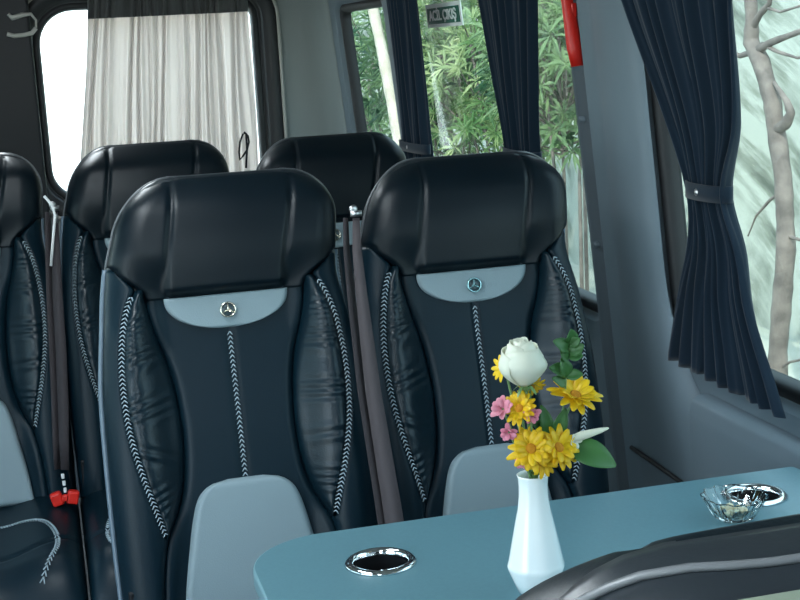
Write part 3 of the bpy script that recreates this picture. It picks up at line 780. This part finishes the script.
# ------------------------------------------------------------------ curtains
def wallpt(px, py, inset):
    r = ray(px, py); x0 = 1.13-inset; s = x0/(r.x+LEAN*r.z); return r*s+V(0,0,H)
def drape(name, label, rows, inset, pleats, amp, mat, group, tie=None, n=150, m=70, ph=0.):
    """rows: (z, y_far, y_near, pleat amplitude) down the curtain; follows the leaning side wall"""
    root = thing(name, label, 'curtain', (xw(rows[-1][0])-inset, (rows[-1][1]+rows[-1][2])/2, rows[-1][0]), 0, group); o = root.location
    zt, zb = rows[0][0], rows[-1][0]; R_ = sorted([(zt-r[0], r) for r in rows])
    f1 = [(k, r[1]) for k, r in R_]; f2 = [(k, r[2]) for k, r in R_]; fa = [(k, r[3]) for k, r in R_]
    mb = MB()
    def fn(u, v):
        k = v*(zt-zb); z = zt-k; ya = sinterp(f1, k); yb = sinterp(f2, k); A = interp(fa, k)
        uu = u+.012*sin(u*23+ph)
        w = A*(sin(uu*2*pi*pleats+ph+.5*sin(v*3+u*4))+.35*sin(uu*2*pi*pleats*2.3+ph*2+v*2))
        hem = -.007*abs(sin(uu*pi*pleats))*smooth((v-.93)/.07) if len(rows) > 3 else 0
        return V(xw(z)-inset-w, ya+(yb-ya)*u, z+hem+(rows[-1][4]*u*smooth((v-.5)/.5) if len(rows[-1]) > 4 else 0))-o
    mb.grid(fn, n, m); solid(mb.build('cloth', mat, root), .0012, 0)
    mb = MB(); mb.tube([V(xw(zt)-inset, rows[0][1]+.02, zt)-o, V(xw(zt)-inset, rows[0][2]-.02, zt)-o], .006, 8); mb.build('curtain_rail', M['steel'], root)
    if tie:
        z, ya, yb, hh, d = tie; mb = MB(); L = []
        K = 28
        for k in range(K):
            a = 2*pi*k/K; L.append(V(xw(z)-inset-.004+d*sin(a), (ya+yb)/2+(ya-yb)/2*1.08*cos(a), z)-o)
        ring(mb, [[p+V(0,0,-hh/2) for p in L], [p+V(0,0,hh/2) for p in L]]); solid(mb.build('tieback', mat, root), .003, 0)
        mb = MB(); mb.lathe([(.0001,.0),(.006,.001),(.006,.004),(.0001,.006)], 14, V(xw(z)-inset-d-.002, (ya+yb)/2, z)-o, Matrix.Rotation(-pi/2, 3, 'Y')); mb.build('tieback_stud', M['steel'], root)
    return root
a = wallpt(632, 0, .05); b = wallpt(745, 0, .05); c = wallpt(699, 187, .05); d = wallpt(736, 187, .05); g = wallpt(690, 285, .05); h = wallpt(768, 325, .05)
e = wallpt(676, 356, .05); f = wallpt(793, 416, .05)
drape('window_curtain', 'navy curtain tied at the middle on the large right-hand window', [
    (1.60, a.y+.05, b.y-.03, .010), (a.z, a.y, b.y, .010), (c.z+.12, (a.y*.30+c.y*.70), (b.y*.75+d.y*.25)+.0, .012), (c.z, c.y, d.y, .013), (c.z-.09, c.y+.012, d.y-.035, .013),
    (g.z, g.y, h.y+.015, .012), (e.z+.004, e.y, f.y, .011, f.z-e.z)], .062, 8.5, .01, M['curtain'], 'navy curtains on the right side', (c.z, c.y, d.y, .028, .022))
a = wallpt(487, 0, .05); b = wallpt(542, 0, .05); c = wallpt(513, 152, .05); d = wallpt(544, 152, .05)
drape('window_curtain', 'narrow navy curtain hanging above the headrest of the seat by the side window', [
    (1.60, a.y+.03, b.y-.02, .010), (a.z, a.y, b.y, .010), (1.35, (a.y+c.y)/2-.0, (b.y+d.y)/2, .012), (c.z, c.y, d.y, .013), (c.z-.12, c.y+.04, d.y-.04, .013), (.80, c.y+.10, d.y-.10, .011)],
    .062, 5.5, .01, M['curtain'], 'navy curtains on the right side', (c.z-.0, c.y, d.y, .028, .022), ph=1.)
a = wallpt(391, 0, .05); b = wallpt(419, 0, .05); c = wallpt(408, 150, .05); d = wallpt(433, 150, .05)
drape('window_curtain', 'rearmost navy curtain, left of the emergency exit sign', [
    (1.60, a.y+.02, b.y-.0, .010), (a.z, a.y, b.y, .010), (1.3, (a.y+c.y)/2, (b.y+d.y)/2, .012), (c.z, c.y, d.y, .013), (c.z-.12, c.y+.04, d.y-.02, .013), (.80, c.y+.06, d.y-.04, .011)],
    .062, 5.5, .01, M['curtain'], 'navy curtains on the right side', (c.z+.02, c.y, d.y, .028, .022), ph=2.)
# light rear curtain
def rear_curtain(name, label, x0, x1, y, z0, z1, pleats, mat, group, SH=0):
    root = thing(name, label, 'curtain', ((x0+x1)/2, y, z0), 0, group); o = root.location
    hs = [random.uniform(.6, 1.4) for _ in range(64)]
    def fn(u, v):
        z = z1+(z0-z1)*v; uu = u+.02*sin(u*17)+.008*sin(u*41+v*1.5)+.01*sin(v*2.5+u*9)*v
        w = .019*(sin(uu*2*pi*pleats)*hs[int(u*40)] *.8+.5*sin(uu*2*pi*pleats*1.7+1))
        return V(x0+(x1-x0)*u+.004*sin(v*5+u*30)-SH*v*(1-u)-.012*v*(SH > 0), y-w*(.55+.45*v), z)-o
    mb = MB(); mb.grid(fn, 260, 24); solid(mb.build('cloth', mat, root), .0008, 0)
    mb = MB(); mb.grid(lambda u, v: fn(u, v*.105)+V(0,-.006,.006), 200, 3); solid(mb.build('header_band', M['curtain'] if mat is M['curtain'] else M['header'], root), .002, 0)
    mb = MB(); mb.tube([V(x0-.02, y+.008, z1+.003)-o, V(x1+.02, y+.008, z1+.003)-o], .005, 8); mb.build('curtain_rail', M['steel'], root)
    return root
rear_curtain('rear_curtain', 'pale grey pleated curtain drawn across the bright rear window', .232, .83, YB-.06, .84, 1.655, 17, M['rear_curtain'], 'rear window curtains', .10)
rear_curtain('rear_curtain', 'dark curtain over the other rear window at the left picture edge', -.98, -.10, YB-.06, .84, 1.56, 20, M['curtain'], 'rear window curtains')
root = thing('highlight_shape', 'added pale curved bars standing for bright highlights on the black column at the top left corner', 'handle', onY(22, 30, YB-.108)); o = root.location
mb = MB(); mb.tube([onY(x, y, YB-.108)-o for x, y in ((7,34),(14,36),(24,35),(32,33),(36,28))], .008, 8); mb.tube([onY(x, y, YB-.108)-o for x, y in ((8,14),(12,18),(22,15),(31,14),(36,20),(36,28))], [.006,.01,.009,.006,.004,.004], 8); mb.build('highlight_bars', M['seal'], root)  # added bars put bright highlights on the column into shape
root = thing('curtain_cord', 'black looped cord hanging at the right side of the rear window', 'cord', onY(246, 150, YB-.085)); o = root.location
mb = MB(); pts = [onY(x, y, YB-.085)-o for x, y in ((244,132),(248,136),(249,142),(247,150),(243,156),(240,160),(239,152),(240,142),(243,134),(246,133),(247,150),(246,168))]
mb.tube(pts, .004, 6); mb.build('cord_loop', M['black'], root)

# ------------------------------------------------------------------ exit sign and hammer
sg_c = (3.83, 1.51); root = thing('exit_sign', 'green emergency exit sign with white letters stuck on the side window', 'sign', (xw(1.51)+.034, 3.86, 1.500))
tilt = math.atan(LEAN)
root.rotation_euler = (0, -tilt, 0)
mb = MB(); mb.box((0,0,0), (.003,.345,.068)); mb.build('border', M['sign_w'], root, sm=False)
mb = MB(); mb.box((-.002,0,-.001), (.003,.315,.046)); mb.build('face', M['sign'], root, sm=False)
cu = bpy.data.curves.new('lettering', 'FONT'); cu.body = 'AC\u0130L \u00c7IKI\u015e'; cu.size = .040; cu.extrude = .0006; cu.align_x = 'CENTER'; cu.align_y = 'CENTER'; cu.offset = .0011
tmp = bpy.data.objects.new('lettering', cu); COL.objects.link(tmp)
bpy.context.view_layer.update()
me = bpy.data.meshes.new_from_object(tmp.evaluated_get(bpy.context.evaluated_depsgraph_get())); bpy.data.objects.remove(tmp)
me.materials.clear(); me.materials.append(M['sign_w'])
tx = bpy.data.objects.new('lettering', me); COL.objects.link(tx); tx.parent = root
# text x -> -Y (reads left to right from inside), text y -> +Z, facing -X
xs = [v.co.x for v in me.vertices]; k = .27/(max(xs)-min(xs))
for v in me.vertices: v.co = V(-.0042-v.co.z, -v.co.x*k, v.co.y-.001)
hp = [(1.66,2.745),(1.56,2.735),(1.49,2.722),(1.44,2.715),(1.40,2.71),(1.362,2.705)]
root = thing('emergency_hammer', 'red emergency hammer mounted on the pillar beside the side window', 'hammer', (xw(1.5)-.05, 2.71, 1.5)); o = root.location
mb = MB(); pts = [V(xw(z)-.046, y-.012, z)-o for z, y in hp]; mb.tube(pts, [.012,.012,.013,.0155,.017,.014], 14, flat=.7); mb.build('handle', M['red'], root)
mb = MB(); mb.tube([V(xw(1.645)-.046, 2.70, 1.645)-o, V(xw(1.645)-.046, 2.77, 1.645)-o], .011, 12); mb.build('hammer_head', M['steel'], root)
mb = MB(); mb.box(V(xw(1.47)-.038, 2.715, 1.475)-o, (.012,.034,.03)); bevel(mb.build('holder', M['red'], root, sm=False), .003)

# ------------------------------------------------------------------ outside
GZ = -.62
mb = MB(); mb.box((10, 10, GZ-.05), (120, 120, .1)); tag(mb.build('ground', M['dirt'], sm=False), kind='structure')
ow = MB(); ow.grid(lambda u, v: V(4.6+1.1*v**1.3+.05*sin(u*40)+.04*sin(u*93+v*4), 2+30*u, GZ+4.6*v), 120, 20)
tag(ow.build('outside_wall', M['outwall']), 'pale plaster bank with painted tree-shadow streaks, running along beyond the side windows', 'wall', kind='structure')
mb = MB(); mb.box((-2.9, 9.5, 1.38), (9.2, .3, 4.0)); bw_ = mb.build('white_building', M['plaster'], sm=False); tag(bw_, 'sunlit white building wall seen through the rear window', 'building')
def tree(name, label, paths, mat, cat='tree', group=None):
    base = paths[0][0][-1]; root = thing(name, label, cat, base, 0, group)
    for i, (pts, rs) in enumerate(paths):
        mb = MB(); P = []; Rr = []
        for k in range(len(pts)-1):
            for q in range(4):
                t = q/4; P.append(pts[k].lerp(pts[k+1], t)-root.location); Rr.append((rs[k]*(1-t)+rs[k+1]*t)*(.82+.05*sin(k*5+q*2.1)))
        P.append(pts[-1]-root.location); Rr.append(rs[-1])
        mb.tube(P, Rr, 10); mb.build('trunk' if i == 0 else 'branch', mat, root)
    return root
X3 = 3.3
def tp(L, dx=0): return [onX(px, py, X3+dx) for px, py in L]
tree('bare_tree', 'bare crooked tree with forked branches outside the large window', [
    (tp([(744,-60),(750,-10),(752,20),(751,42),(761,62),(772,100),(776,130),(783,175),(785,215),(786,250),(782,300),(778,350),(777,400),(777,470),(776,560)]), [.03,.034,.04,.046,.05,.05,.052,.052,.05,.054,.056,.056,.062,.075,.09]),
    (tp([(777,130),(786,124),(791,113),(787,102),(779,90),(774,82)]), [.034,.032,.026,.02,.014,.01]),
    (tp([(758,50),(772,42),(788,36),(804,30),(830,18)]), [.026,.022,.018,.015,.01]),
    (tp([(751,30),(760,14),(769,4),(772,-14)]), [.026,.02,.016,.012]),
    (tp([(757,50),(740,56),(724,50),(700,52)]), [.022,.016,.012,.006]),
    (tp([(762,44),(778,52),(798,58),(815,54)]), [.014,.011,.008,.006]),
    (tp([(768,8),(780,12),(800,6)]), [.01,.008,.006]),
    (tp([(784,190),(770,200),(756,216),(748,236)]), [.012,.01,.007,.004]),
    (tp([(784,235),(800,240),(815,236)]), [.012,.009,.006]),
    (tp([(778,370),(790,362),(810,358)]), [.010,.008,.005]),
    (tp([(681,130),(700,160),(690,180)]), [.012,.009,.006])][:10], M['bark'])
tree('leaning_tree', 'pale smooth leaning trunk outside the rearmost side window', [
    ([onX(px, py, 2.6) for px, py in ((362,-40),(371,0),(381,45),(390,90),(399,135),(408,180),(418,240))], [.046,.05,.053,.056,.062,.066,.075])], M['pale_bark'])
def shrub(label, c, rx, ry, rz, n, mat, leafL=.15, trunk=True, seed=1):
    rnd = random.Random(seed); c = Vector(c); root = thing('oleander_shrub', label, 'shrub', (c.x, c.y, GZ), 0, 'oleander shrubs outside the side windows'); o = root.location
    mb = MB(); st = MB()
    for i in range(n):
        while True:
            p = V(rnd.uniform(-1,1), rnd.uniform(-1,1), rnd.uniform(-1,1))
            if .25 < p.length < 1: break
        d = V(p.x, p.y, p.z*.6+.45).normalized(); q = c+V(p.x*rx, p.y*ry, p.z*rz)-o
        u, w, nv = frame(d); k0 = rnd.random()*6
        m = rnd.randint(8, 13)
        for k in range(m):
            a = k0+2.4*k; el = radians(rnd.uniform(5, 65)); L = leafL*rnd.uniform(.7, 1.2)
            dd = (u*cos(a)+w*sin(a))*cos(el)+nv*sin(el); s = dd.cross(nv).normalized()*L*.07; dr = V(0,0,-L*.18)
            b0 = q-nv*.03*(k/m); p1 = b0+dd*L*.5; p2 = b0+dd*L+dr
            b = len(mb.v); mb.v += [b0, p1-s, p1+s, p2]; mb.f += [(b, b+1, b+3), (b, b+3, b+2)]
        if i % 3 == 0: st.tube([q-nv*.25-V(0,0,.1), q-nv*.02], [.008,.004], 4, caps=False)
    mb.build('foliage', mat, root, sm=False)
    for k in range(5):
        a = 2*pi*k/5; st.tube([V(.12*cos(a), .12*sin(a), 0), V(.25*rx*cos(a), .25*ry*sin(a), (c.z-GZ)*.6), V(.5*rx*cos(a), .5*ry*sin(a), c.z-GZ+.1)], [.016,.012,.007], 6)
    st.build('stems', M['bark'], root)
SH = [('dark green oleander behind the leaning trunk in the rearmost side window', (345,60), 3.6, (1.2,1.5,1.3), 260, 'oleander'),
      ('oleander between the leaning trunk and the rearmost navy curtain', (395,70), 3.35, (.95,1.2,1.2), 240, 'oleander'),
      ('green oleander beneath the exit sign', (445,62), 3.3, (.7,.9,.85), 330, 'oleander'),
      ('pale green oleander right of the exit sign, behind the narrow curtain', (500,55), 3.5, (.8,.95,.95), 300, 'oleander2'),
      ('oleander cut by the pillar carrying the red hammer', (562,52), 3.2, (.5,.55,.68), 260, 'oleander')]
for i, (lab, (px, py), X, r, n, mt) in enumerate(SH):
    shrub(lab, onX(px, py, X), *r, int(n*1.1), M[mt], .15, seed=i+3)

# ------------------------------------------------------------------ light
M['lamp'] = pmat('added lamp diffuser', (.9,.9,.9), .5); _b = M['lamp'].node_tree.nodes['Principled BSDF']
_b.inputs['Emission Color'].default_value = (.85,.95,1,1); _b.inputs['Emission Strength'].default_value = 6
for i, (ly, lab) in enumerate(((.2,'added long ceiling lamp above the near seat'),(2.0,'added long ceiling lamp above the table'),(4.0,'added long ceiling lamp behind the rear row'))):  # lamps added to brighten the cabin against the windows
    root = thing('added_lamp', lab, 'lamp', (-.1, ly, 1.872), 0, 'added ceiling lamps')
    mb = MB(); mb.box((0,0,.006), (.18,.94,.02)); bevel(mb.build('added_lamp_housing', M['white'], root, sm=False), .005)
    mb = MB(); mb.box((0,0,-.008), (.14,.90,.008)); mb.build('added_lamp_diffuser', M['lamp'], root, sm=False)
    ld = bpy.data.lights.new('added_light', 'AREA'); ld.shape = 'RECTANGLE'; ld.size = .14; ld.size_y = .9; ld.energy = ADDED_LAMP; ld.color = (.86,.95,1)
    lo = bpy.data.objects.new('added_light', ld); COL.objects.link(lo); lo.location = (-.1, ly, 1.855)
w = bpy.data.worlds.new('world'); SC.world = w; w.use_nodes = True; nt = w.node_tree; bg = nt.nodes['Background']
sky = nt.nodes.new('ShaderNodeTexSky'); sky.sky_type = 'NISHITA'; sky.sun_disc = False; sky.sun_elevation = radians(48); sky.sun_rotation = radians(200)
mx = nt.nodes.new('ShaderNodeMix'); mx.data_type = 'RGBA'; mx.inputs['Factor'].default_value = .55; mx.inputs['B'].default_value = (5.5,7.4,8.6,1)
sc_ = nt.nodes.new('ShaderNodeMix'); sc_.data_type = 'RGBA'; sc_.blend_type = 'MULTIPLY'; sc_.inputs['Factor'].default_value = 1; sc_.inputs['B'].default_value = (1,1,1,1)
nt.links.new(sky.outputs[0], mx.inputs['A']); nt.links.new(mx.outputs['Result'], bg.inputs['Color']); bg.inputs['Strength'].default_value = .35
sd = bpy.data.lights.new('sun', 'SUN'); sun = bpy.data.objects.new('sun', sd); COL.objects.link(sun); sd.energy = 3.0; sd.angle = radians(.6); sd.color = (1,.96,.88)
sun.rotation_euler = V(.42,.62,-.66).to_track_quat('-Z', 'Y').to_euler()
vs = SC.view_settings; SC.display_settings.display_device = 'sRGB'; vs.view_transform = 'Standard'; vs.look = 'None'; vs.gamma = 1; vs.use_curve_mapping = False; vs.exposure = 1.33
